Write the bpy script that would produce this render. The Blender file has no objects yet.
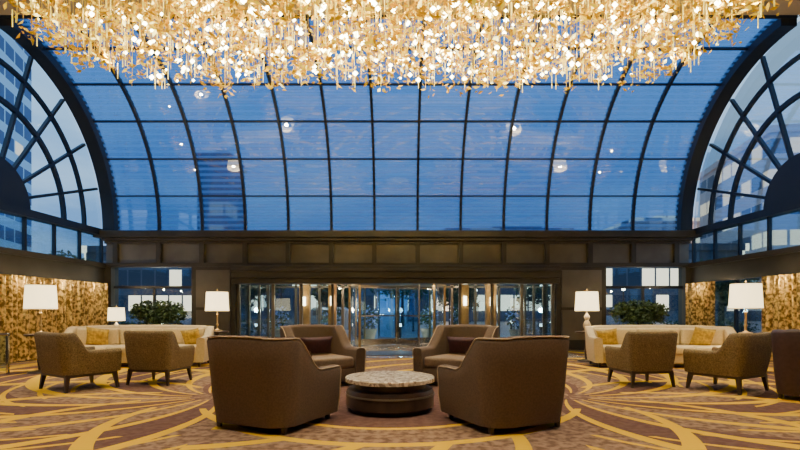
import bpy, bmesh, math, random
from mathutils import Vector, Matrix
random.seed(7)
S = bpy.context.scene
COL = S.collection
pi = math.pi

# ------------------------------------------------------------ materials
def nt(m):
    m.use_nodes = True
    return m.node_tree
def mat(name, col, rough=.5, metal=0., emit=None, es=0., noise=0., nscale=20., bump=0., bscale=200., spec=None, col2=None):
    m = bpy.data.materials.new(name); t = nt(m); b = t.nodes['Principled BSDF']
    b.inputs['Base Color'].default_value = (*col, 1)
    b.inputs['Roughness'].default_value = rough
    b.inputs['Metallic'].default_value = metal
    if spec is not None: b.inputs['Specular IOR Level'].default_value = spec
    if emit:
        b.inputs['Emission Color'].default_value = (*emit, 1)
        b.inputs['Emission Strength'].default_value = es
    tc = t.nodes.new('ShaderNodeTexCoord')
    if noise or col2:
        n = t.nodes.new('ShaderNodeTexNoise'); n.inputs['Scale'].default_value = nscale
        n.inputs['Detail'].default_value = 4
        t.links.new(tc.outputs['Object'], n.inputs['Vector'])
        r = t.nodes.new('ShaderNodeValToRGB')
        c2 = col2 or tuple(c*(1+noise) for c in col)
        c1 = col if col2 else tuple(c*(1-noise) for c in col)
        r.color_ramp.elements[0].position = .38; r.color_ramp.elements[1].position = .62
        r.color_ramp.elements[0].color = (*c1, 1); r.color_ramp.elements[1].color = (*c2, 1)
        t.links.new(n.outputs['Fac'], r.inputs['Fac']); t.links.new(r.outputs['Color'], b.inputs['Base Color'])
    if bump:
        n = t.nodes.new('ShaderNodeTexNoise'); n.inputs['Scale'].default_value = bscale
        t.links.new(tc.outputs['Object'], n.inputs['Vector'])
        bp = t.nodes.new('ShaderNodeBump'); bp.inputs['Strength'].default_value = bump; bp.inputs['Distance'].default_value = .01
        t.links.new(n.outputs['Fac'], bp.inputs['Height']); t.links.new(bp.outputs['Normal'], b.inputs['Normal'])
    return m

def glass(name, tint=(.9,.95,1), refl=.12, stripes=0, haze=0., hazecol=(.3,.5,.8)):
    m = bpy.data.materials.new(name); t = nt(m); t.nodes.clear()
    out = t.nodes.new('ShaderNodeOutputMaterial')
    tr = t.nodes.new('ShaderNodeBsdfTransparent'); tr.inputs[0].default_value = (*tint, 1)
    gl = t.nodes.new('ShaderNodeBsdfGlossy'); gl.inputs['Roughness'].default_value = .015
    gl.inputs['Color'].default_value = (.9, .95, 1, 1)
    lw = t.nodes.new('ShaderNodeLayerWeight'); lw.inputs['Blend'].default_value = .25
    mm = t.nodes.new('ShaderNodeMath'); mm.operation = 'MULTIPLY_ADD'
    t.links.new(lw.outputs['Fresnel'], mm.inputs[0]); mm.inputs[1].default_value = .5; mm.inputs[2].default_value = refl*.5
    mx = t.nodes.new('ShaderNodeMixShader')
    t.links.new(mm.outputs[0], mx.inputs[0]); t.links.new(tr.outputs[0], mx.inputs[1]); t.links.new(gl.outputs[0], mx.inputs[2])
    last = mx
    if stripes:
        uv = t.nodes.new('ShaderNodeUVMap'); sp = t.nodes.new('ShaderNodeSeparateXYZ'); t.links.new(uv.outputs[0], sp.inputs[0])
        a = t.nodes.new('ShaderNodeMath'); a.operation = 'MULTIPLY'; t.links.new(sp.outputs['Y'], a.inputs[0]); a.inputs[1].default_value = stripes
        s = t.nodes.new('ShaderNodeMath'); s.operation = 'SINE'; t.links.new(a.outputs[0], s.inputs[0])
        r = t.nodes.new('ShaderNodeMapRange'); t.links.new(s.outputs[0], r.inputs[0])
        r.inputs['From Min'].default_value = -.6; r.inputs['From Max'].default_value = .6
        r.inputs['To Min'].default_value = haze*.25; r.inputs['To Max'].default_value = haze
        df = t.nodes.new('ShaderNodeBsdfTranslucent'); df.inputs[0].default_value = (*hazecol, 1)
        m2 = t.nodes.new('ShaderNodeMixShader')
        t.links.new(r.outputs[0], m2.inputs[0]); t.links.new(mx.outputs[0], m2.inputs[1]); t.links.new(df.outputs[0], m2.inputs[2])
        last = m2
    t.links.new(last.outputs[0], out.inputs[0])
    return m

M = {}
M['bronze'] = mat('bronze_panel', (.060, .054, .043), .33, .3, noise=.15, nscale=1.5)
M['bronze_l'] = mat('bronze_panel_light', (.16, .145, .12), .28, .35, noise=.2, nscale=1.0)
M['frame'] = mat('dark_metal_frame', (.025, .027, .035), .4, .4)
M['rib'] = mat('rib_metal', (.025, .035, .055), .4, .4)
M['wall'] = mat('wall_stone', (.30, .24, .18), .6, noise=.1, nscale=3)
M['ceil'] = mat('ceiling_plaster', (.50, .42, .32), .8)
M['glassv'] = glass('vault_glass', (.14, .33, .62), .42, stripes=38, haze=.48, hazecol=(.17, .41, .84))
M['glassc'] = glass('clear_glass', (.72, .90, 1), .05)
M['glassd'] = glass('lobby_glass', (.78, .88, .94), .10)
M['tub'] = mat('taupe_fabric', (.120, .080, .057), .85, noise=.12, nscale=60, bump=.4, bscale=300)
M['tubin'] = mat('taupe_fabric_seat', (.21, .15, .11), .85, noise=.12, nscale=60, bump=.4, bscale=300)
M['pipe'] = mat('piping', (.42, .32, .22), .7)
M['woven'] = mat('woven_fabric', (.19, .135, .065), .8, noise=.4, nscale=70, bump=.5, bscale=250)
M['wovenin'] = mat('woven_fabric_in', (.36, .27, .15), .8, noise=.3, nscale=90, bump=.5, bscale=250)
M['beige'] = mat('beige_upholstery', (.68, .55, .32), .8, noise=.06, nscale=30, bump=.2)
M['plum'] = mat('plum_velvet', (.05, .012, .022), .7, noise=.2)
M['darkplum'] = mat('dark_plum_leather', (.05, .025, .03), .55, noise=.15)
M['gold_p'] = mat('gold_pillow', (.66, .44, .04), .6, nscale=14, col2=(.35, .22, .03))
M['wood'] = mat('dark_wood', (.045, .026, .018), .35, noise=.2, nscale=8)
M['brass'] = mat('brass', (.50, .36, .16), .3, .9)
M['chrome'] = mat('chrome', (.6, .6, .6), .15, 1)
M['ceram'] = mat('lamp_ceramic', (.55, .45, .33), .25)
M['shade'] = mat('lamp_shade', (.9, .85, .75), .8, emit=(1, .78, .40), es=3.2)
M['leafd'] = mat('plant_leaf', (.05, .095, .03), .6, noise=.4, nscale=6)
M['tree'] = mat('tree_leaf', (.035, .09, .045), .7, noise=.4, nscale=3)
M['bark'] = mat('bark', (.06, .045, .035), .9)
M['paving'] = mat('paving', (.10, .12, .15), .4, noise=.2, nscale=2)
M['marble'] = mat('marble_floor', (.50, .42, .33), .15, nscale=3, col2=(.34, .27, .21))
M['gold'] = mat('leaf_gold', (.66, .41, .012), .28, .8, emit=(1, .55, .0), es=.2)  # slight emission painted into the leaves as bulb light
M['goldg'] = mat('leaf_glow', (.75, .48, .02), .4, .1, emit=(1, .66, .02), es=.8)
M['goldw'] = mat('leaf_bright_glow', (1, .88, .5), .4, 0, emit=(1, .84, .22), es=5)  # leaf made to glow, stands in for strongly lit leaves
M['bulb'] = mat('bulb_glow', (1, .9, .7), .4, 0, emit=(1, .90, .45), es=34)
M['rod'] = mat('crystal_rod', (1, .85, .4), .2, 0, emit=(1, .75, .08), es=1.2)  # rods are no lamps, their emission imitates light from the bulbs
M['warm'] = mat('warm_light', (1, .8, .5), .4, 0, emit=(1, .80, .5), es=16)
M['cool'] = mat('street_light_glow', (1, 1, 1), .4, 0, emit=(1, .86, .62), es=14)
M['wire'] = mat('wire', (.7, .5, .1), .3, .8, emit=(1, .7, .1), es=.25)  # faint emission imitates bulb light caught on the wires
M['amber'] = mat('amber_wood', (.42, .24, .09), .3, noise=.25, nscale=4)  # on the columns this colour imitates warm light and gold reflections
M['flower'] = mat('blue_flower', (.38, .5, .85), .6)
M['car'] = mat('car_paint', (.30, .33, .38), .25, .5)
M['tyre'] = mat('tyre', (.02, .02, .02), .8)

# mosaic table top
m = bpy.data.materials.new('mosaic_stone'); t = nt(m); b = t.nodes['Principled BSDF']
tc = t.nodes.new('ShaderNodeTexCoord'); v = t.nodes.new('ShaderNodeTexVoronoi'); v.inputs['Scale'].default_value = 28
t.links.new(tc.outputs['Object'], v.inputs['Vector'])
sx = t.nodes.new('ShaderNodeSeparateXYZ'); t.links.new(v.outputs['Color'], sx.inputs[0])
r = t.nodes.new('ShaderNodeValToRGB'); t.links.new(sx.outputs['X'], r.inputs[0])
r.color_ramp.elements[0].color = (.24, .18, .14, 1); r.color_ramp.elements[1].color = (.75, .66, .54, 1)
t.links.new(r.outputs[0], b.inputs['Base Color']); b.inputs['Roughness'].default_value = .25
M['mosaic'] = m

# curtain
m = bpy.data.materials.new('curtain_fabric'); t = nt(m); b = t.nodes['Principled BSDF']
tc = t.nodes.new('ShaderNodeTexCoord'); n = t.nodes.new('ShaderNodeTexNoise'); n.inputs['Scale'].default_value = 24; n.inputs['Detail'].default_value = 3
mp = t.nodes.new('ShaderNodeMapping'); mp.inputs['Scale'].default_value = (.4, 1, .5); t.links.new(tc.outputs['Object'], mp.inputs[0]); t.links.new(mp.outputs[0], n.inputs['Vector'])
r = t.nodes.new('ShaderNodeValToRGB'); t.links.new(n.outputs['Fac'], r.inputs[0])
r.color_ramp.elements[0].position = .42; r.color_ramp.elements[0].color = (.18, .105, .018, 1)
r.color_ramp.elements[1].position = .60; r.color_ramp.elements[1].color = (.92, .64, .22, 1)
t.links.new(r.outputs[0], b.inputs['Base Color']); b.inputs['Roughness'].default_value = .35; b.inputs['Metallic'].default_value = .25
M['curtain'] = m

# carpet
m = bpy.data.materials.new('carpet_pattern'); t = nt(m); b = t.nodes['Principled BSDF']
tc = t.nodes.new('ShaderNodeTexCoord'); sp = t.nodes.new('ShaderNodeSeparateXYZ'); t.links.new(tc.outputs['Object'], sp.inputs[0])
def mt(op, a, b_=None, c=None):
    n = t.nodes.new('ShaderNodeMath'); n.operation = op
    for i, x in enumerate((a, b_, c)):
        if x is None: continue
        if isinstance(x, (int, float)): n.inputs[i].default_value = x
        else: t.links.new(x, n.inputs[i])
    return n.outputs[0]
X, Y = sp.outputs['X'], sp.outputs['Y']
def polar(cx, cy):
    dx = mt('SUBTRACT', X, cx); dy = mt('SUBTRACT', Y, cy)
    return mt('SQRT', mt('ADD', mt('MULTIPLY', dx, dx), mt('MULTIPLY', dy, dy))), mt('ARCTAN2', dy, dx)
def swirl(rr, th, n_, k, w, ph=0.):
    return mt('LESS_THAN', mt('FRACT', mt('ADD', mt('MULTIPLY', mt('ADD', th, mt('MULTIPLY', rr, k)), n_/(2*pi)), ph+50.)), w)
def ring(rr, r0, w):
    return mt('LESS_THAN', mt('ABSOLUTE', mt('SUBTRACT', rr, r0)), w)
def mx(a, b_): return mt('MAXIMUM', a, b_)
def mul(a, b_): return mt('MULTIPLY', a, b_)
rl, tl = polar(-2.6, 6.9); rr_, tr_ = polar(2.35, 6.9); rc, tcn = polar(-.12, 6.6)
left = mt('LESS_THAN', X, -1.9); right = mt('GREATER_THAN', X, 1.65)
mid = mt('SUBTRACT', 1., mx(left, right))
def side(rq, tq, s):
    a = swirl(rq, tq, 18, .20*s, .20)
    b1 = mul(swirl(rq, tq, 9, -.24*s, .12, .3), mt('GREATER_THAN', rq, .9))
    c1 = mul(swirl(rq, tq, 26, .45*s, .15, .6), mt('GREATER_THAN', rq, 2.2))
    return mul(mt('GREATER_THAN', rq, .3), mx(mx(a, b1), c1))
gL = mul(left, side(rl, tl, 1)); gR = mul(right, side(rr_, tr_, -1))
gM = mul(mid, mx(mx(ring(rc, 2.2, .06), ring(rc, 1.6, .04)), mx(mx(ring(rl, 1.0, .06), ring(rr_, 1.0, .06)), mul(mt('GREATER_THAN', rc, 2.2), swirl(rc, tcn, 18, .3, .2)))))
gold = mx(mx(gL, gR), gM)
mauve = mx(mul(left, swirl(rl, tl, 6, .3, .45, .2)), mx(mul(right, swirl(rr_, tr_, 6, -.3, .45, .2)), mul(mid, mt('LESS_THAN', rc, 1.6))))
n = t.nodes.new('ShaderNodeTexNoise'); n.inputs['Scale'].default_value = 12; n.inputs['Detail'].default_value = 6; t.links.new(tc.outputs['Object'], n.inputs['Vector'])
r = t.nodes.new('ShaderNodeValToRGB'); t.links.new(n.outputs['Fac'], r.inputs[0])
r.color_ramp.elements[0].position = .4; r.color_ramp.elements[0].color = (.135, .080, .055, 1)
r.color_ramp.elements[1].position = .6; r.color_ramp.elements[1].color = (.28, .18, .125, 1)
def mixc(f, a, bcol):
    q = t.nodes.new('ShaderNodeMix'); q.data_type = 'RGBA'
    t.links.new(f, q.inputs['Factor']); t.links.new(a, q.inputs['A']); q.inputs['B'].default_value = (*bcol, 1)
    return q.outputs['Result']
c = mixc(mul(mauve, .75), r.outputs[0], (.095, .046, .046))
c = mixc(mul(gold, .94), c, (.66, .40, .006))
t.links.new(c, b.inputs['Base Color']); b.inputs['Roughness'].default_value = .95
b.inputs['Specular IOR Level'].default_value = .1
M['carpet'] = m

def facade(name, slab, win, fh, ww, lit=.15, gap=.45, es=1.):
    m = bpy.data.materials.new(name); t = nt(m); b = t.nodes['Principled BSDF']
    tc = t.nodes.new('ShaderNodeTexCoord'); sp = t.nodes.new('ShaderNodeSeparateXYZ'); t.links.new(tc.outputs['Object'], sp.inputs[0])
    def mt(op, a, b_=None):
        n = t.nodes.new('ShaderNodeMath'); n.operation = op
        for i, x in enumerate((a, b_)):
            if x is None: continue
            if isinstance(x, (int, float)): n.inputs[i].default_value = x
            else: t.links.new(x, n.inputs[i])
        return n.outputs[0]
    z = mt('DIVIDE', sp.outputs['Z'], fh); h = mt('DIVIDE', mt('ADD', sp.outputs['X'], sp.outputs['Y']), ww)
    isw = mt('MULTIPLY', mt('GREATER_THAN', mt('FRACT', z), gap), mt('GREATER_THAN', mt('FRACT', mt('ADD', h, 500.)), .12))
    cb = t.nodes.new('ShaderNodeCombineXYZ'); t.links.new(mt('FLOOR', z), cb.inputs[0]); t.links.new(mt('FLOOR', h), cb.inputs[1])
    wn = t.nodes.new('ShaderNodeTexWhiteNoise'); t.links.new(cb.outputs[0], wn.inputs['Vector'])
    on = mt('MULTIPLY', isw, mt('LESS_THAN', wn.outputs['Value'], lit))
    q = t.nodes.new('ShaderNodeMix'); q.data_type = 'RGBA'; t.links.new(isw, q.inputs['Factor'])
    q.inputs['A'].default_value = (*slab, 1); q.inputs['B'].default_value = (*win, 1)
    t.links.new(q.outputs['Result'], b.inputs['Base Color'])
    b.inputs['Emission Color'].default_value = (1, .78, .5, 1)
    t.links.new(mt('MULTIPLY', on, es), b.inputs['Emission Strength']); b.inputs['Roughness'].default_value = .5
    return m
M['tower'] = facade('tower_facade', (.60, .84, 1.), (.03, .10, .28), 3.2, 3., .04, .42, 1.2)
M['office'] = facade('office_facade', (.16, .24, .42), (.11, .17, .32), 3.5, 2.4, .10, .4, .5)
M['brick'] = facade('beige_facade', (.85, .66, .62), (.12, .15, .22), 3.4, 2.6, .35, .5, 1.6)
M['shops'] = facade('street_facade', (.10, .11, .14), (.03, .05, .08), 3.0, 1.6, .35, .35, 3.)

# ------------------------------------------------------------ mesh helpers
def link(o, parent=None):
    COL.objects.link(o)
    if parent is not None: o.parent = parent
    return o
def empty(name, loc=(0, 0, 0), rz=0.):
    e = bpy.data.objects.new(name, None); e.empty_display_size = .2
    e.location = loc; e.rotation_euler = (0, 0, rz); COL.objects.link(e); return e
def pyd(name, vs, fs, ms, parent=None, smooth=False, mi=None, loc=None):
    me = bpy.data.meshes.new(name); me.from_pydata(vs, [], fs); me.update()
    for mm_ in (ms if isinstance(ms, (list, tuple)) else [ms]): me.materials.append(M[mm_])
    if smooth: me.polygons.foreach_set('use_smooth', [True]*len(me.polygons))
    if mi: me.polygons.foreach_set('material_index', mi)
    o = bpy.data.objects.new(name, me)
    if loc: o.location = loc
    return link(o, parent)
def boxes(name, lst, ma, parent=None, bevel=0., seg=2, rot=None, loc=None):
    bm = bmesh.new()
    for (x, y, z, sx, sy, sz) in lst:
        bmesh.ops.create_cube(bm, size=1, matrix=Matrix.Translation((x, y, z)) @ Matrix.Diagonal((sx, sy, sz, 1)))
    if bevel: bmesh.ops.bevel(bm, geom=bm.edges[:], offset=bevel, segments=seg, affect='EDGES', profile=.6)
    me = bpy.data.meshes.new(name); bm.to_mesh(me); bm.free(); me.materials.append(M[ma])
    if bevel and seg > 1: me.polygons.foreach_set('use_smooth', [True]*len(me.polygons))
    o = bpy.data.objects.new(name, me)
    if rot: o.rotation_euler = rot
    if loc: o.location = loc
    return link(o, parent)
def bx(x0, x1, y0, y1, z0, z1):
    return ((x0+x1)/2, (y0+y1)/2, (z0+z1)/2, x1-x0, y1-y0, z1-z0)
def lathe(name, prof, ma, parent=None, n=40, loc=(0, 0, 0), closed=True, smooth=True, a0=0, a1=2*pi):
    full = abs(a1-a0-2*pi) < 1e-6
    vs = []; fs = []; k = len(prof); cnt = n if full else n+1
    for i in range(cnt):
        a = a0+(a1-a0)*i/n
        for (r, z) in prof: vs.append((r*math.cos(a), r*math.sin(a), z))
    for i in range(n):
        j = (i+1) % cnt
        for q in range(k-1): fs.append((i*k+q, j*k+q, j*k+q+1, i*k+q+1))
    if closed and full:
        if prof[0][0] > 1e-4: fs.append(tuple(i*k for i in range(cnt))[::-1])
        if prof[-1][0] > 1e-4: fs.append(tuple(i*k+k-1 for i in range(cnt)))
    o = pyd(name, vs, fs, ma, parent, False, loc=loc)
    if smooth:
        o.data.polygons.foreach_set('use_smooth', [len(p.vertices) == 4 for p in o.data.polygons])
        o.data.set_sharp_from_angle(angle=.7)
    return o
def curve(name, pts, rad, ma, parent=None, cyc=False):
    cu = bpy.data.curves.new(name, 'CURVE'); cu.dimensions = '3D'; cu.bevel_depth = rad; cu.bevel_resolution = 2
    s = cu.splines.new('POLY'); s.points.add(len(pts)-1)
    for i, p in enumerate(pts): s.points[i].co = (*p, 1)
    s.use_cyclic_u = cyc
    cu.materials.append(M[ma]); return link(bpy.data.objects.new(name, cu), parent)
def pillow(name, w, h, th, ma, parent, loc, rot):
    vs = []; fs = []; n = 14
    for side in (1, -1):
        for i in range(n+1):
            for j in range(n+1):
                u = i/n*2-1; v = j/n*2-1
                pin = 1-.07*(1-u*u)*abs(v)**3; pin2 = 1-.07*(1-v*v)*abs(u)**3
                d = max(0, (1-u**4)*(1-v**4))**.5
                vs.append((u*w/2*pin2, side*th/2*d, v*h/2*pin))
    N = (n+1)**2
    for s in (0, 1):
        for i in range(n):
            for j in range(n):
                a = s*N+i*(n+1)+j; f = (a, a+1, a+n+2, a+n+1); fs.append(f if s else f[::-1])
    o = pyd(name, vs, fs, ma, parent, True); o.location = loc; o.rotation_euler = rot; return o
def leafcloud(name, pts, size, mats, parent=None, wts=None, asp=.4):
    vs = []; fs = []; mi = []
    for (x, y, z) in pts:
        s = size*random.uniform(.6, 1.3); c = Vector((x, y, z))
        d = Vector((random.gauss(0, 1), random.gauss(0, 1), random.gauss(0, .7))).normalized()
        u = d.cross(Vector((random.gauss(0, 1), random.gauss(0, 1), random.gauss(0, 1)))).normalized(); w = d.cross(u)*.12*s
        b0 = len(vs)
        vs += [tuple(c-d*s*.5), tuple(c+u*s*asp*.5-d*.05*s+w), tuple(c+d*s*.5), tuple(c-u*s*asp*.5-d*.05*s+w)]
        fs += [(b0, b0+1, b0+2), (b0, b0+2, b0+3)]
        k = random.choices(range(len(mats)), wts)[0] if wts else 0
        mi += [k, k]
    return pyd(name, vs, fs, mats, parent, False, mi)
def ball(n, c, r, shell=.55):
    out = []
    for _ in range(n):
        d = Vector((random.gauss(0, 1), random.gauss(0, 1), random.gauss(0, 1))).normalized()*random.uniform(shell, 1)
        out.append((c[0]+d.x*r[0], c[1]+d.y*r[1], c[2]+d.z*r[2]))
    return out
def plight(name, loc, e, col=(1, .8, .58), soft=.06, parent=None):
    l = bpy.data.lights.new(name, 'POINT'); l.energy = e; l.color = col; l.shadow_soft_size = soft
    o = bpy.data.objects.new(name, l); o.location = loc; return link(o, parent)

# ------------------------------------------------------------ room
XL, XR, YB, YF = -8.9, 8.75, 15.0, -3.0
ZS, R = 3.56, 4.1; YC = YB-R; ZA = ZS+R
XM = -.12
boxes('floor', [bx(XL-.3, XR+.3, YF-.3, 12.4, -.2, 0), bx(XL-.3, -4.9, 12.4, YB+.1, -.2, 0), bx(4.7, XR+.3, 12.4, YB+.1, -.2, 0)], 'carpet')
boxes('floor_marble_entry', [bx(-4.9, 4.7, 12.4, 19.2, -.2, 0)], 'marble')
boxes('ceiling', [bx(XL-.3, XR+.3, YF-.3, YC-.06, ZA, ZA+.2)], 'ceil')
boxes('wall_front', [bx(XL-.3, XR+.3, YF-.3, YF, 0, ZA)], 'wall')

# vault ribs, purlins, glass
def arcpt(a, r=R): return (YC+r*math.cos(a), ZS+r*math.sin(a))
def archstrip(x0, x1, r0, r1, a0=0, a1=pi/2, n=36):
    vs = []; fs = []
    for i in range(n+1):
        a = a0+(a1-a0)*i/n
        for (x, r) in ((x0, r0), (x1, r0), (x1, r1), (x0, r1)):
            y, z = arcpt(a, r); vs.append((x, y, z))
    for i in range(n):
        for q in range(4):
            fs.append((i*4+q, i*4+(q+1) % 4, i*4+4+(q+1) % 4, i*4+4+q))
    fs += [(0, 1, 2, 3), (n*4+3, n*4+2, n*4+1, n*4)]
    return vs, fs
vault = empty('glass_barrel_vault')
V = []; F = []
def addm(vs, fs):
    b0 = len(V); V.extend(vs); F.extend([tuple(i+b0 for i in f) for f in fs])
for k in range(12):
    x = -7.27+1.3*k; addm(*archstrip(x-.036, x+.036, R-.09, R+.03))
pyd('ribs', V, F, 'rib', vault)
V = []; F = []
addm(*archstrip(XL+.005, XL+.36, R-.2, R+.1)); addm(*archstrip(XR-.36, XR-.005, R-.2, R+.1))
pyd('edge_arches', V, F, 'rib', vault)
V = []; F = []
for k in range(1, 7):
    a = math.radians(15*k)-.005
    addm(*archstrip(XL+.005, XR-.005, R-.04, R+.03, a, a+.010, 1))
pyd('purlins', V, F, 'rib', vault)
n = 48; vs = []; fs = []
for i in range(n+1):
    y, z = arcpt(pi/2*i/n); vs += [(XL+.005, y, z), (XR-.005, y, z)]
for i in range(n): fs.append((2*i, 2*i+1, 2*i+3, 2*i+2))
g = pyd('glazing', vs, fs, 'glassv', vault, True)
uv = g.data.uv_layers.new(name='UVMap')
for lp in g.data.loops: uv.data[lp.index].uv = (g.data.vertices[lp.vertex_index].co.x, (lp.vertex_index//2)/n*R*pi/2)

# side walls
for side_, xw, sg in (('left', XL, -1), ('right', XR, 1)):
    xo = xw+sg*.3; x0, x1 = min(xw, xo), max(xw, xo)
    w = empty('wall_'+side_)
    boxes('solid_wall', [bx(x0, x1, YF, YC-R, 0, ZA)], 'wall', w)
    vs = []; fs = []; n = 20
    for i in range(n+1):
        a = pi/2+pi/2*i/n; y, z = arcpt(a, R)
        for x in (x0, x1): vs += [(x, y, z), (x, y, ZA)]
    for i in range(n):
        q = i*4; fs += [(q, q+4, q+5, q+1), (q+2, q+3, q+7, q+6), (q, q+2, q+6, q+4)]
    pyd('spandrel', vs, fs, 'wall', w)
    boxes('beam', [bx(x0, x1+0, YC-R, YB, 2.0, 2.57), bx(x0-(.08 if sg > 0 else 0), x1+(.08 if sg < 0 else 0), YC-R, YB, 2.47, 2.6)], 'bronze', w)
    boxes('spring_beam', [bx(x0, x1, YC-R, YB, ZS-.12, ZS+.06)], 'rib', w)
    boxes('low_wall', [bx(x0, x1, YC-R, YB, 0, .12), bx(x0, x1, 7.0, 7.5, .12, 2), bx(x0, x1, 10.2, 10.6, .12, 2), bx(x0, x1, 14.6, 15, .12, 2)], 'bronze', w)
    win = empty('window_'+('1' if sg < 0 else '2'))
    xc = (x0+x1)/2
    boxes('clerestory_mullions', [bx(xc-.04, xc+.04, YC-R+i*1.025-.03, YC-R+i*1.025+.03, 2.57, ZS-.1) for i in range(9)], 'rib', win)
    V = []; F = []
    addm(*archstrip(xc-.05, xc+.05, 2.38, 2.48, 0, pi)); addm(*archstrip(xc-.05, xc+.05, 3.25, 3.33, 0, pi))
    addm(*archstrip(xc-.08, xc+.08, R-.14, R, pi/2, pi))
    pyd('lunette_arcs', V, F, 'rib', win)
    V = []; F = []
    addm(*archstrip(xc-.1, xc+.1, .001, 1.1, 0, pi)); pyd('lunette_hub', V, F, 'rib', win)
    for i in range(1, 10):
        a = pi*i/10; yy, zz = arcpt(a, 2.55)
        boxes('radial_bar', [(0, 0, 0, .09, 3.0, .07)], 'rib', win, rot=(a, 0, 0), loc=(xc, yy, zz))
    vs = [(xc, YC, ZS)]; fs = []
    for i in range(41): y, z = arcpt(pi*i/40, R-.01); vs.append((xc, y, z))
    for i in range(40): fs.append((0, i+1, i+2))
    pyd('lunette_glass', vs, fs, 'glassc', win)
    boxes('clerestory_glass', [bx(xc-.008, xc+.008, YC-R, YB, 2.57, ZS-.1)], 'glassc', win)
    boxes('lower_glass', [bx(xc-.008, xc+.008, YC-R, YB, .1, 2.0)], 'glassd', win)
    boxes('lower_mullions', [bx(xc-.04, xc+.04, yy-.03, yy+.03, .1, 2.) for yy in (8.5, 9.4, 11.8, 13.1)], 'frame', win)
    for yy in ((9.8, 11.2, 12.6, 13.9) if sg < 0 else (9.6, 10.9, 13.9)):
        plight('curtain_fill_light', (xw-sg*.5, yy, 1.92), 15, (1, .76, .40), .03, w)  # added warm point lights that brighten the curtains, no fixture modelled
def curtain(xw, sg, y0, y1):
    vs = []; fs = []; n = int((y1-y0)*48)
    for i in range(n+1):
        y = y0+(y1-y0)*i/n; x = xw-sg*(.16+.07*math.sin(i*.72)+.025*math.sin(i*.31))
        for z in (.03, .7, 1.4, 1.99): vs.append((x, y, z))
    for i in range(n):
        for q in range(3): fs.append((i*4+q, i*4+4+q, i*4+5+q, i*4+1+q))
    pyd('curtain', vs, fs, 'curtain', None, True)
curtain(XL, -1, 9.2, 14.7); curtain(XR, 1, 13.5, 14.8); curtain(XR, 1, 8.0, 11.7)

# back wall
wb = empty('wall_back')
boxes('ledge', [bx(XL-.2, XR+.2, YB-.35, YB+.3, 3.36, ZS), bx(XL, XR, YB-.25, YB+.3, 3.27, 3.36)], 'bronze', wb, .01, 1)
boxes('frieze_field', [bx(XL, XR, YB, YB+.3, 2.5, 3.3)], 'bronze_l', wb)
dv = [bx(XM-.65+1.3*k-.07, XM-.65+1.3*k+.07, YB-.12, YB, 2.56, 3.28) for k in range(-6, 8)]
boxes('frieze_dividers', dv, 'bronze', wb)
boxes('frieze_rails', [bx(XL, XR, YB-.14, YB, 2.5, 2.62), bx(XL, XR, YB-.11, YB, 3.2, 3.28)], 'bronze', wb)
boxes('canopy_beam', [bx(-4.95, 4.7, YB-.55, YB, 2.14, 2.5), bx(-4.95, 4.7, YB-.62, YB, 2.32, 2.40), bx(-4.95, 4.7, YB-.45, YB+.3, 1.98, 2.14)], 'bronze', wb, .008, 1)
boxes('piers', [bx(-6.27, -4.95, YB-.12, YB+.3, 0, 2.5), bx(4.7, 6.2, YB-.12, YB+.3, 0, 2.5)], 'bronze', wb)
boxes('pier_panels', [bx(-6.12, -5.1, YB-.16, YB-.12, .3, 1.2), bx(-6.12, -5.1, YB-.16, YB-.12, 1.28, 2.4), bx(4.85, 6.05, YB-.16, YB-.12, .3, 1.2), bx(4.85, 6.05, YB-.16, YB-.12, 1.28, 2.4)], 'bronze_l', wb)
boxes('corner_posts', [bx(XL, XL+.2, YB-.1, YB+.3, 0, 2.5), bx(XR-.15, XR, YB-.1, YB+.3, 0, 2.5)], 'bronze', wb)
for i, (a, b_) in enumerate(((XL+.2, -6.27), (6.2, XR-.15))):
    w = empty('window_%d' % (3+i))
    boxes('frame', [bx(a, b_, YB+.05, YB+.15, 1.85, 1.93), bx(a, b_, YB+.05, YB+.15, 0, .15), bx((a+b_)/2-.03, (a+b_)/2+.03, YB+.05, YB+.15, 0, 1.9)], 'frame', w)
    boxes('pane', [bx(a, b_, YB+.1, YB+.115, .1, 2.5)], 'glassd', w)

# front screen, doors
scr = empty('window_5')
xs = [-4.90, -3.85, -3.0, -2.05, 1.82, 2.8, 3.7, 4.64]
boxes('screen_posts', [bx(x-.04, x+.04, YB, YB+.12, 0, 1.98) for x in xs], 'bronze_l', scr)
boxes('screen_rails', [bx(-4.93, -2.05, YB+.02, YB+.1, 0, .12), bx(1.82, 4.66, YB+.02, YB+.1, 0, .12)], 'frame', scr)
boxes('screen_glass', [bx(-4.93, -2.05, YB+.05, YB+.062, .1, 1.98), bx(1.82, 4.66, YB+.05, YB+.062, .1, 1.98)], 'glassd', scr)
ves = empty('vestibule')
boxes('vestibule_ceiling', [bx(-4.95, 4.7, YB+.3, 18.95, 2.3, 2.45)], 'amber', ves)
boxes('vestibule_side_glass', [bx(-4.96, -4.95, YB+.3, 18.95, 0, 2.3), bx(4.7, 4.71, YB+.3, 18.95, 0, 2.3)], 'glassd', ves)
boxes('vestibule_side_posts', [bx(x-.04, x+.04, y-.04, y+.04, 0, 2.3) for x in (-4.95, 4.7) for y in (16.2, 17.4, 18.6)] + [bx(x-.03, x+.03, YB+.3, 18.95, 0, .2) for x in (-4.95, 4.7)], 'bronze_l', ves)
boxes('columns_and_gold_reflections', [bx(-3.5, -3.15, 17.2, 17.5, 0, 2.3), bx(-2.35, -2.1, 16.2, 16.4, 0, 2.3), bx(2.0, 2.25, 16.2, 16.4, 0, 2.3), bx(3.0, 3.35, 17.2, 17.5, 0, 2.3)], 'amber', ves)  # amber blocks stand in for warm-lit bronze columns and gold vertical reflections
lts = []
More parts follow.
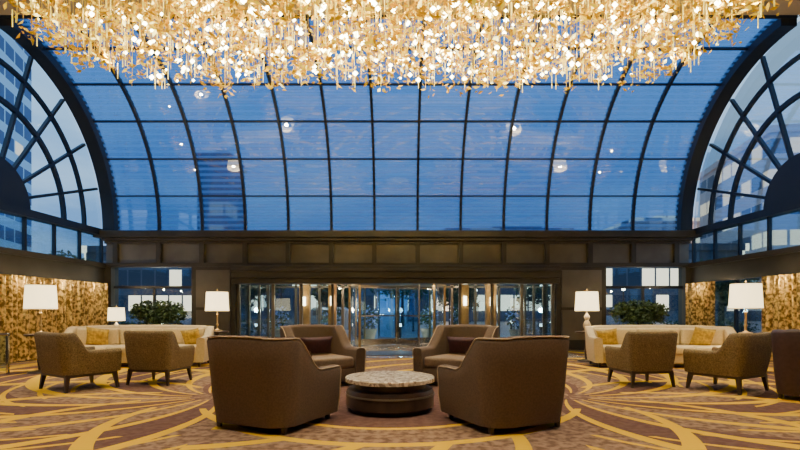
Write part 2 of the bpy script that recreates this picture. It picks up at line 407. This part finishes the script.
for x in (-4.2, -3.1, -2, -1, .8, 1.8, 2.9, 4.):
    for y in (15.6, 16.6, 17.6, 18.6):
        if abs(x) < 1.9 and y > 15.8: continue
        lts.append(bx(x-.09, x+.09, y-.09, y+.09, 2.27, 2.305))
boxes('vestibule_downlights', lts, 'warm', ves)
boxes('column_glow_accents', [bx(-3.37, -3.28, 17.12, 17.2, 1.35, 1.65), bx(-2.27, -2.18, 16.12, 16.2, 1.35, 1.65), bx(2.08, 2.17, 16.12, 16.2, 1.35, 1.65), bx(3.13, 3.22, 17.12, 17.2, 1.35, 1.65)], 'warm', ves)  # glowing boxes added as warm accents for the entrance
dd = empty('entrance_door')
pm = [-4.9, -4.0, -3.1, -2.2, 2.0, 2.9, 3.8, 4.65]
boxes('stiles', [bx(x-.045, x+.045, 19.0, 19.1, 0, 2.3) for x in pm] + [bx(-4.9, 4.65, 19., 19.1, 2.05, 2.12), bx(-4.9, -2.2, 19., 19.1, 0, .15), bx(2, 4.65, 19., 19.1, 0, .15)], 'bronze_l', dd)
boxes('glass_leaves', [bx(-4.9, -2.2, 19.04, 19.05, .1, 2.3), bx(2., 4.65, 19.04, 19.05, .1, 2.3)], 'glassd', dd)
boxes('pulls', [bx(x, x+.03, 18.96, 19.0, .8, 1.5) for x in (-3.2, -3.03, 2.8, 2.97)], 'chrome', dd)
rd = empty('revolving_door', (-.1, 17.2, 0))
lathe('drum_canopy', [(1.62, 2.02), (1.7, 2.02), (1.7, 2.28), (1.62, 2.28)], 'brass', rd, 48)
lathe('canopy_light_strip', [(1.705, 2.09), (1.705, 2.13)], 'warm', rd, 48, closed=False)
lathe('canopy_soffit', [(.001, 2.06), (1.64, 2.06)], 'amber', rd, 48, closed=False)
for nm, a in (('drum_wall_l', pi-.75), ('drum_wall_r', -.75)):
    lathe(nm, [(1.62, 0), (1.62, 2.04)], 'glassd', rd, 16, closed=False, a0=a, a1=a+1.5)
    for q in (a, a+.75, a+1.5): boxes('drum_post', [(1.65*math.cos(q), 1.65*math.sin(q), 1.02, .07, .07, 2.04)], 'brass', rd)
for k in range(4):
    a = pi/4*.6+k*pi/2
    wv = [(.8, 0, .12, 1.5, .04, .2), (.8, 0, 1.98, 1.5, .04, .08), (1.54, 0, 1.02, .06, .05, 1.96), (.8, 0, 1.0, 1.5, .03, .04), (.05, 0, 1.02, .06, .05, 1.96)]
    boxes('wing_frame', wv, 'chrome', rd, rot=(0, 0, a)); boxes('wing_glass', [(.8, 0, 1.02, 1.45, .008, 1.8)], 'glassc', rd, rot=(0, 0, a))
lathe('centre_shaft', [(.05, 0), (.05, 2.06)], 'chrome', rd, 16)
lathe('canopy_lights', [(1.3, 2.045), (1.42, 2.045)], 'warm', rd, 48, closed=False)
boxes('entry_mat', [bx(-1.3, 1.1, 13., 14.4, 0, .012)], 'wood')

# ------------------------------------------------------------ exterior
boxes('street_ground', [bx(-150, 150, 19.2, 200, -.3, -.1), bx(-150, XL-.3, -20, 19.2, -.3, -.1), bx(XR+.3, 150, -20, 19.2, -.3, -.1), bx(XL-.3, -5.1, 15.3, 19.2, -.3, -.1), bx(4.85, XR+.3, 15.3, 19.2, -.3, -.1)], 'paving')
def building(name, x, y, w, d, h, ma, rz=0.):
    e = empty(name, (x, y, -.1), rz)
    boxes('facade', [(0, 0, h/2, w, d, h)], ma, e)
    boxes('roof_parapet', [(0, 0, h+.4, w+.6, d+.6, .8), (w*.1, 0, h+1.2, w*.4, d*.4, 1.6)], ma, e)
    boxes('base_plinth', [(0, 0, .6, w+.3, d+.3, 1.2)], 'paving', e)
building('office_tower', -66, 62, 26, 22, 70, 'tower', .3)
building('glass_office', -28, 78, 4.6, 8, 24, 'office')
building('glass_office', -20, 130, 24, 14, 19, 'office')
building('glass_office', 26, 125, 30, 14, 20, 'office')
building('brick_office', 58, 62, 30, 20, 21, 'brick', -.2)
building('brick_office', 44, 85, 14, 14, 15, 'brick')
building('street_block', -20, 62, 34, 8, 8, 'shops')
building('street_block', 20, 60, 38, 8, 8, 'shops')
def tree(x, y, h, r):
    e = empty('tree', (x, y, -.1))
    lathe('trunk', [(.16, 0), (.1, h*.5), (.05, h*.8)], 'bark', e, 10)
    pts = []
    for k in range(6):
        a = k*2.4; pts += ball(350, (r*.45*math.cos(a), r*.45*math.sin(a), h*.7+random.uniform(-.5, .6)), (r*.6, r*.6, r*.5), .3)
    leafcloud('foliage', pts, .3, ['tree'], e, asp=.6)
for (x, y, h, r) in ((-15.3, 23, 3.6, 1.5), (-8.2, 29, 4, 1.9), (-22, 33, 5, 2.3), (14.6, 22.5, 3.6, 1.5), (8.3, 28, 4, 1.8), (22, 34, 5, 2.4), (-3.9, 31, 3.2, 1.5), (3.6, 33, 3.4, 1.7), (-20, 19, 5, 2.2), (20, 19, 4.5, 2.), (0.2, 40, 5, 2.6)):
    tree(x, y, h, r)
def hedge(x, y, w):
    e = empty('hedge', (x, y, -.1))
    boxes('planter_curb', [(0, 0, .15, w, .7, .3)], 'paving', e)
    pts = []
    for k in range(int(w*2)): pts += ball(160, (-w/2+.4+k*.5*(w-.8)/(w-.5 if w > .5 else 1), 0, .55), (.45, .36, .4), .4)
    leafcloud('leaves', pts, .12, ['tree'], e, asp=.6)
hedge(-6.8, 21.5, 3); hedge(6.6, 21.2, 3.2); hedge(-12, 20, 4); hedge(12.4, 20, 4)
for (x, y) in ((-1.3, 21), (-5.0, 20.3), (4.8, 20.3), (1.2, 21.2), (-3.0, 21.5), (2.6, 21.6)):
    e = empty('flower_planter', (x, y, -.1))
    lathe('pot', [(.2, 0), (.32, .45), (.34, .5), (.28, .5), (.27, .42), (.001, .42)], 'ceram', e, 24)
    leafcloud('leaves', ball(340, (0, 0, 1.0), (.5, .5, .55), .3), .14, ['tree', 'flower'], e, [5, 2], .6)
for (x, y) in ((-6.0, 25), (-2.2, 27), (2.6, 26), (10.6, 34), (-11.5, 33), (15.8, 35), (-5.2, 36), (5.8, 38), (.8, 30)):
    e = empty('street_lamp', (x, y, -.1))
    lathe('pole', [(.08, 0), (.05, .3), (.04, 2.7)], 'frame', e, 10)
    lathe('globe', [(.001, 2.65), (.1, 2.69), (.13, 2.8), (.1, 2.91), (.001, 2.95)], 'cool', e, 14)
for (x, y) in ((-10, 20.8), (-4, 20.4), (3.6, 20.4), (10, 20.6), (0, 20.4), (-7, 26.5), (5.8, 25.8)):
    e = empty('exterior_fill_post', (x, y, -.1))  # added post with a fill light for the trees and planters
    lathe('post', [(.06, 0), (.06, .8), (.001, .82)], 'frame', e, 12)
    lathe('glow_band', [(.062, .62), (.062, .74)], 'cool', e, 12, closed=False)
    plight('exterior_fill_light', (0, 0, 1.3), 75 if abs(x) < 6 else 20, (1, .84, .6), .1, e)
for (x, y, rz) in ((9.6, 24, 0), (-3.4, 24.6, 0), (-13.2, 27, .1)):
    e = empty('parked_car', (x, y, -.1), rz)
    sec = [(-2.1, .35), (-2.1, .75), (-1.9, .9), (-1.3, .95), (-.75, 1.42), (.6, 1.45), (1.3, 1.0), (1.95, .88), (2.15, .7), (2.15, .35)]
    nS = len(sec); vs = [(px, -.85, pz) for px, pz in sec]+[(px, .85, pz) for px, pz in sec]
    fs = [tuple(range(nS)), tuple(range(2*nS-1, nS-1, -1))]+[(i, i+nS, (i+1) % nS+nS, (i+1) % nS) for i in range(nS)]
    pyd('body', vs, fs, 'car', e)
    boxes('windows', [(-.05, 0, 1.18, 1.5, 1.72, .3)], 'frame', e, .02, 1)
    for wx in (-1.35, 1.35):
        for wy in (-.8, .8):
            o = lathe('wheel', [(.001, -.1), (.33, -.1), (.33, .1), (.001, .1)], 'tyre', e, 20, loc=(wx, wy, .33)); o.rotation_euler = (pi/2, 0, 0)
    boxes('lights', [(-2.1, -.6, .7, .03, .25, .1), (-2.1, .6, .7, .03, .25, .1)], 'warm', e)

# ------------------------------------------------------------ seating
def sm(t_): t_ = max(0, min(1, t_)); return t_*t_*(3-2*t_)
def shell(e, w, d, r, th, z0, ha, hb, flare, ya, yb, ma, pipe='pipe', crown=0.):
    P = []
    for i in range(13): P.append((-w, -d+(2*d-r)*i/13, -1, 0))
    for i in range(15):
        a = pi-pi/2*i/14; P.append((-w+r+r*math.cos(a), d-r+r*math.sin(a), math.cos(a), math.sin(a)))
    for i in range(1, 10): P.append((-w+r+(2*w-2*r)*i/10, d, 0, 1))
    for i in range(15):
        a = pi/2-pi/2*i/14; P.append((w-r+r*math.cos(a), d-r+r*math.sin(a), math.cos(a), math.sin(a)))
    for i in range(1, 14): P.append((w, d-r-(2*d-r)*i/13, 1, 0))
    vs = []; fs = []; top = []
    for (x, y, nx, ny) in P:
        h = ha+(hb-ha)*sm((y-ya)/(yb-ya))
        if ny > .99: h += crown*(1-(x/w)**2)
        fl = flare*(.3+.7*max(ny, 0))
        prof = [(-.02, z0), (fl*.35, z0+(h-z0)*.35), (fl*.7, z0+(h-z0)*.7), (fl, h-.05), (fl-.012, h-.015), (fl-th*.3, h), (fl-th*.7, h), (fl-th+.012, h-.015), (fl-th, h-.05), (fl*.4-th, z0+(h-z0)*.5), (-th, z0)]
        for (o_, z) in prof: vs.append((x+nx*o_, y+ny*o_, z))
        top.append((x+nx*(fl-.008), y+ny*(fl-.008), h-.008))
    k = 11; n_ = len(P)
    for i in range(n_-1):
        for q in range(k): fs.append((i*k+q, i*k+(q+1) % k, (i+1)*k+(q+1) % k, (i+1)*k+q))
    fs.append(tuple(range(k))[::-1]); fs.append(tuple((n_-1)*k+q for q in range(k)))
    o = pyd('shell', vs, fs, ma, e)
    o.data.polygons.foreach_set('use_smooth', [len(p.vertices) == 4 for p in o.data.polygons]); o.data.set_sharp_from_angle(angle=1.0)
    if pipe:
        s0 = [vs[q] for q in range(0, 5)]; s1 = [vs[(n_-1)*k+q] for q in range(4, -1, -1)]
        curve('piping', s0+top[1:-1]+s1, .007, pipe, e)
def leg(e, x, y, h, ma='wood', r0=.016, r1=.028, splay=0.):
    vs = []; fs = []
    for (r_, z, s) in ((r0, 0, splay), (r1, h, 0)):
        for (a, b_) in ((-1, -1), (1, -1), (1, 1), (-1, 1)): vs.append((x+a*r_+s*(1 if x > 0 else -1), y+b_*r_+s*(1 if y > 0 else -1), z))
    for q in range(4): fs.append((q, (q+1) % 4, 4+(q+1) % 4, 4+q))
    fs += [(3, 2, 1, 0), (4, 5, 6, 7)]; pyd('leg', vs, fs, ma, e)
def tub(x, y, deg, fab='tub', seat='tubin', pil=False, name='tub_armchair', pipe='pipe', sc=1.):
    e = empty(name, (x, y, 0), math.radians(deg)); e.scale = (sc, sc, 1)
    shell(e, .47, .46, .24, .15, .07, .59, .935, .08, -.10, .30, fab, pipe, .015)
    boxes('base', [(0, -.06, .18, .66, .78, .2)], fab, e, .02, 2)
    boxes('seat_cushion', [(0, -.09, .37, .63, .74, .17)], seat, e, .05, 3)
    for a in (-.38, .38):
        for b_ in (-.38, .34): leg(e, a, b_, .09, r0=.016, r1=.024)
    if pil: pillow('cushion', .52, .30, .14, 'plum', e, (0, .16, .61), (.25, 0, 0))
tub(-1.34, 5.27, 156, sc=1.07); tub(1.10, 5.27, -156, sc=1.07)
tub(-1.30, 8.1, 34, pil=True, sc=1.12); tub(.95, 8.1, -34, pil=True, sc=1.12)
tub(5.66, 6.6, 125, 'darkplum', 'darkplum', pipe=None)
def lounge(x, y, deg, sc=1.):
    e = empty('lounge_chair', (x, y, 0), math.radians(deg)); e.scale = (sc, sc, 1)
    shell(e, .38, .36, .10, .09, .25, .60, .87, .07, .05, .25, 'woven', None)
    boxes('base', [(0, -.03, .30, .60, .64, .08)], 'woven', e, .015, 2)
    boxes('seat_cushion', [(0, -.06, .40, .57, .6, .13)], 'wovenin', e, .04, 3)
    boxes('rail', [(0, 0, .235, .70, .66, .05)], 'wood', e, .008, 1)
    for a in (-.32, .32):
        for b_ in (-.3, .3): leg(e, a, b_, .23, splay=.03)
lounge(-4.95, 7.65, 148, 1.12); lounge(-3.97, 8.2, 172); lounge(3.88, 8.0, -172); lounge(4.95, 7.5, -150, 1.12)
def sofa(x, y, deg, mirror=1):
    e = empty('sofa', (x, y, 0), math.radians(deg))
    shell(e, 1.52, .46, .28, .17, .1, .62, .84, .06, -.1, .3, 'beige', 'beige', .03)
    boxes('base', [(0, -.06, .19, 2.70, .76, .18)], 'beige', e, .03, 2)
    boxes('seat_cushions', [(-.90, -.1, .36, .89, .76, .17), (0, -.1, .36, .89, .76, .17), (.90, -.1, .36, .89, .76, .17)], 'beige', e, .05, 3)
    boxes('back_cushions', [(-.90, .24, .62, .87, .14, .36), (0, .26, .62, .89, .14, .36), (.90, .24, .62, .87, .14, .36)], 'beige', e, .05, 3)
    for a in (-1.4, 0, 1.4):
        for b_ in (-.36, .34): leg(e, a, b_, .1, r0=.02, r1=.03)
    pillow('throw_pillow', .46, .42, .16, 'gold_p', e, (-.85*mirror, .08, .62), (.3, .15, .1))
    pillow('throw_pillow', .42, .38, .14, 'gold_p', e, (1.12*mirror, .05, .6), (.3, -.15, -.2))
sofa(-5.68, 10.7, 6, 1); sofa(5.62, 10.6, -6, -1)

# coffee table
e = empty('coffee_table', (-.12, 6.0, 0))
lathe('mosaic_top', [(.001, .40), (.53, .40), (.54, .39), (.54, .35), (.52, .345), (.001, .345)], 'mosaic', e, 64)
lathe('drum', [(.001, .345), (.43, .345), (.43, .27), (.51, .26), (.53, .22), (.53, .06), (.49, .05), (.47, 0), (.001, 0)], 'wood', e, 64)
lathe('drum_band', [(.533, .19), (.538, .19), (.538, .21), (.533, .21)], 'bronze_l', e, 64)

# side tables + lamps
def side_table(x, y, h, r=.32):
    e = empty('side_table', (x, y, 0))
    lathe('top', [(.001, h), (r, h), (r+.01, h-.01), (r, h-.035), (.001, h-.035)], 'wood', e, 40)
    lathe('pedestal', [(.05, h-.035), (.035, h*.6), (.06, h*.3), (.04, .05), (.2, .03), (.22, 0), (.001, 0)], 'wood', e, 24)
def lamp(x, y, z, sc=1., kind=0):
    e = empty('table_lamp', (x, y, z)); e.scale = (sc*.9, sc*.9, sc)
    if kind == 0:
        lathe('base', [(.001, 0), (.12, 0), (.12, .02), (.05, .035), (.025, .06), (.02, .12), (.035, .15), (.02, .18), (.018, .36), (.03, .38), (.012, .4), (.012, .5)], 'brass', e, 24)
    else:
        lathe('base', [(.001, 0), (.11, 0), (.11, .02), (.05, .03), (.09, .09), (.10, .15), (.06, .22), (.04, .25), (.07, .3), (.07, .34), (.03, .39), (.012, .41), (.012, .5)], 'ceram', e, 24)
    lathe('shade', [(.290, .45), (.262, .90)], 'shade', e, 40, closed=False)
    lathe('shade_trim', [(.291, .45), (.2905, .462)], 'brass', e, 40, closed=False)
    lathe('shade_top_trim', [(.261, .885), (.266, .90)], 'brass', e, 40, closed=False)
    lathe('bulb', [(.001, .5), (.03, .53), (.045, .6), (.03, .66), (.001, .68)], 'warm', e, 12)
    lathe('finial', [(.006, .5), (.006, .92), (.015, .94), (.001, .97)], 'brass', e, 10)
    plight('lamp_light', (0, 0, .74), 85*sc, (1, .74, .44), .06, e)
side_table(-6.93, 9.55, .74, .26); lamp(-6.93, 9.55, .74, 1.05, 0)
side_table(-4.34, 11.75, .70, .26); lamp(-4.34, 11.75, .70, 1.04, 0)
side_table(4.38, 11.6, .70, .26); lamp(4.38, 11.6, .70, 1.04, 1)
side_table(6.67, 9.55, .74, .26); lamp(6.67, 9.55, .74, 1.08, 0)
side_table(-7.45, 13., .55, .24); lamp(-7.45, 13., .55, .8, 1)

# plants behind sofas
for (x, y) in ((-5.9, 12.1), (5.85, 12.1)):
    e = empty('potted_shrub', (x, y, 0))
    boxes('planter', [(0, 0, .35, 1.0, .45, .7)], 'wood', e, .02, 1)
    lathe('stems', [(.06, .68), (.05, 1.0)], 'bark', e, 10)
    pts = ball(1100, (0, 0, 1.1), (.68, .4, .36), .3)+ball(500, (-.3, 0, 1.17), (.42, .3, .26), .3)+ball(500, (.3, 0, 1.15), (.42, .3, .26), .3)
    leafcloud('foliage', pts, .11, ['leafd'], e, asp=.5)
# glass railing
for (x0, x1) in ((-8.6, -7.35), (7.35, 8.45)):
    e = empty('glass_railing', (0, 9.3, 0))
    boxes('glass_panel', [bx(x0, x1, -.008, .008, .05, .72)], 'glassd', e)
    boxes('top_rail', [bx(x0, x1, -.03, .03, .72, .77)], 'chrome', e, .01, 2)
    boxes('posts', [bx(q-.02, q+.02, -.02, .02, 0, .74) for q in (x0+.02, (x0+x1)/2, x1-.02)], 'chrome', e)

# ------------------------------------------------------------ chandelier
ch = empty('leaf_chandelier', (-.15, 7.3, 0))
def inside(x, y):
    return (abs(x)/5.2)**5+(abs(y)/1.45)**4 < 1 + .12*math.sin(x*3.1+y*2)
pts = []
sprigs = []
while len(sprigs) < 1650:
    x = random.uniform(-5.35, 5.35); y = random.uniform(-1.55, 1.55)
    if not inside(x, y): continue
    z = 5.02+abs(random.gauss(0, .33))+.06*math.sin(x*1.7+y*3)+.012*x*x*.6; sprigs.append((x, y, z))
    for _ in range(random.randint(3, 9)):
        pts.append((x+random.gauss(0, .08), y+random.gauss(0, .08), z+random.gauss(0, .07)))
leafcloud('gold_leaves', pts, .115, ['gold', 'goldg', 'goldw'], ch, [6, 2.4, .4], .42)
W = []
for (x, y, z) in sprigs[:900]: W.append(bx(x-.004, x+.004, y-.004, y+.004, z, ZA-.07))
boxes('suspension_wires', W, 'wire', ch)
RD = []
for _ in range(600):
    x = random.uniform(-5.1, 5.1); y = random.uniform(-1.45, 1.45)
    if not inside(x, y): continue
    z0 = 5.0+abs(random.gauss(0, .25)); L = random.uniform(.15, .4); RD.append(bx(x-.005, x+.005, y-.005, y+.005, z0, z0+L))
boxes('crystal_rods', RD, 'rod', ch)
vs = []; fs = []
for _ in range(620):
    x = random.uniform(-5, 5)*random.uniform(.65, 1); y = random.uniform(-1.35, 1.35)
    if not inside(x, y): continue
    z = random.uniform(5.14, 5.6); r_ = random.uniform(.02, .048); b0 = len(vs)
    vs += [(x+r_, y, z), (x-r_, y, z), (x, y+r_, z), (x, y-r_, z), (x, y, z+r_), (x, y, z-r_)]
    fs += [(b0+a, b0+b_, b0+c_) for a, b_, c_ in ((0, 2, 4), (2, 1, 4), (1, 3, 4), (3, 0, 4), (2, 0, 5), (1, 2, 5), (3, 1, 5), (0, 3, 5))]
pyd('bulbs', vs, fs, 'bulb', ch)
boxes('ceiling_plate', [(0, 0, ZA-.035, 10.4, 2.9, .06)], 'brass', ch)
for i in range(9):
    for yy in (-.8, .7):
        plight('chandelier_bulb_light', (-4.6+1.15*i, yy, 5.3+.15*(i % 2)), 15, (1, .82, .42), .035, ch)

# unseen ceiling spots, added as warm interior fill
for i, (x, y) in enumerate(((-6, 5), (-2.2, 4.2), (2.2, 4.2), (6, 5), (-6, 9.6), (-3, 9.9), (3, 9.9), (6, 9.6), (-4, 1), (4, 1), (0, 9.9), (0, 2))):
    e = empty('ceiling_fill_fixture', (x, y, ZA))
    lathe('trim_ring', [(.10, 0), (.14, 0), (.14, -.02), (.10, -.02)], 'chrome', e, 24)
    l = bpy.data.lights.new('ceiling_fill_spot', 'SPOT'); l.energy = 1000; l.spot_size = 1.25; l.spot_blend = .8; l.color = (1, .84, .60); l.shadow_soft_size = .04
    o = bpy.data.objects.new('ceiling_fill_spot', l); o.location = (0, 0, -.05); link(o, e)
# vestibule lights
for x in (-3.9, -2.6, -1, 1, 2.6, 3.9):
    plight('vestibule_light', (x, 16.7 if abs(x) > 2 else 15.4, 2.15), 50, (1, .76, .46), .05, ves)

# ------------------------------------------------------------ world
w = bpy.data.worlds.new('dusk_sky'); S.world = w; w.use_nodes = True; t = w.node_tree
bg = t.nodes['Background']; tc = t.nodes.new('ShaderNodeTexCoord'); sp = t.nodes.new('ShaderNodeSeparateXYZ'); t.links.new(tc.outputs['Generated'], sp.inputs[0])
r = t.nodes.new('ShaderNodeValToRGB'); t.links.new(sp.outputs['Z'], r.inputs[0])
cr = r.color_ramp; cr.elements[0].position = 0; cr.elements[0].color = (.16, .30, .56, 1); cr.elements[1].position = .9; cr.elements[1].color = (.13, .33, .70, 1)
q = cr.elements.new(.18); q.color = (.20, .38, .68, 1)
q = cr.elements.new(.42); q.color = (.38, .64, .95, 1)
n = t.nodes.new('ShaderNodeTexNoise'); n.inputs['Scale'].default_value = 3.5; n.inputs['Detail'].default_value = 5
mp = t.nodes.new('ShaderNodeMapping'); mp.inputs['Scale'].default_value = (1, 1, 3); t.links.new(tc.outputs['Generated'], mp.inputs[0]); t.links.new(mp.outputs[0], n.inputs['Vector'])
r2 = t.nodes.new('ShaderNodeValToRGB'); t.links.new(n.outputs['Fac'], r2.inputs[0]); r2.color_ramp.elements[0].position = .42; r2.color_ramp.elements[1].position = .68
r2.color_ramp.elements[1].color = (.7, .7, .7, 1)
mx_ = t.nodes.new('ShaderNodeMix'); mx_.data_type = 'RGBA'; t.links.new(r2.outputs[0], mx_.inputs['Factor']); t.links.new(r.outputs[0], mx_.inputs['A']); mx_.inputs['B'].default_value = (.62, .80, 1, 1)
t.links.new(mx_.outputs['Result'], bg.inputs[0]); bg.inputs[1].default_value = 1.4

# ------------------------------------------------------------ camera
cam = bpy.data.cameras.new('camera'); cam.sensor_width = 36; cam.lens = 495/800*36; cam.shift_y = 85/800
co = bpy.data.objects.new('camera', cam); co.location = (0, 0, 1.2); co.rotation_euler = (pi/2, 0, 0); COL.objects.link(co); S.camera = co
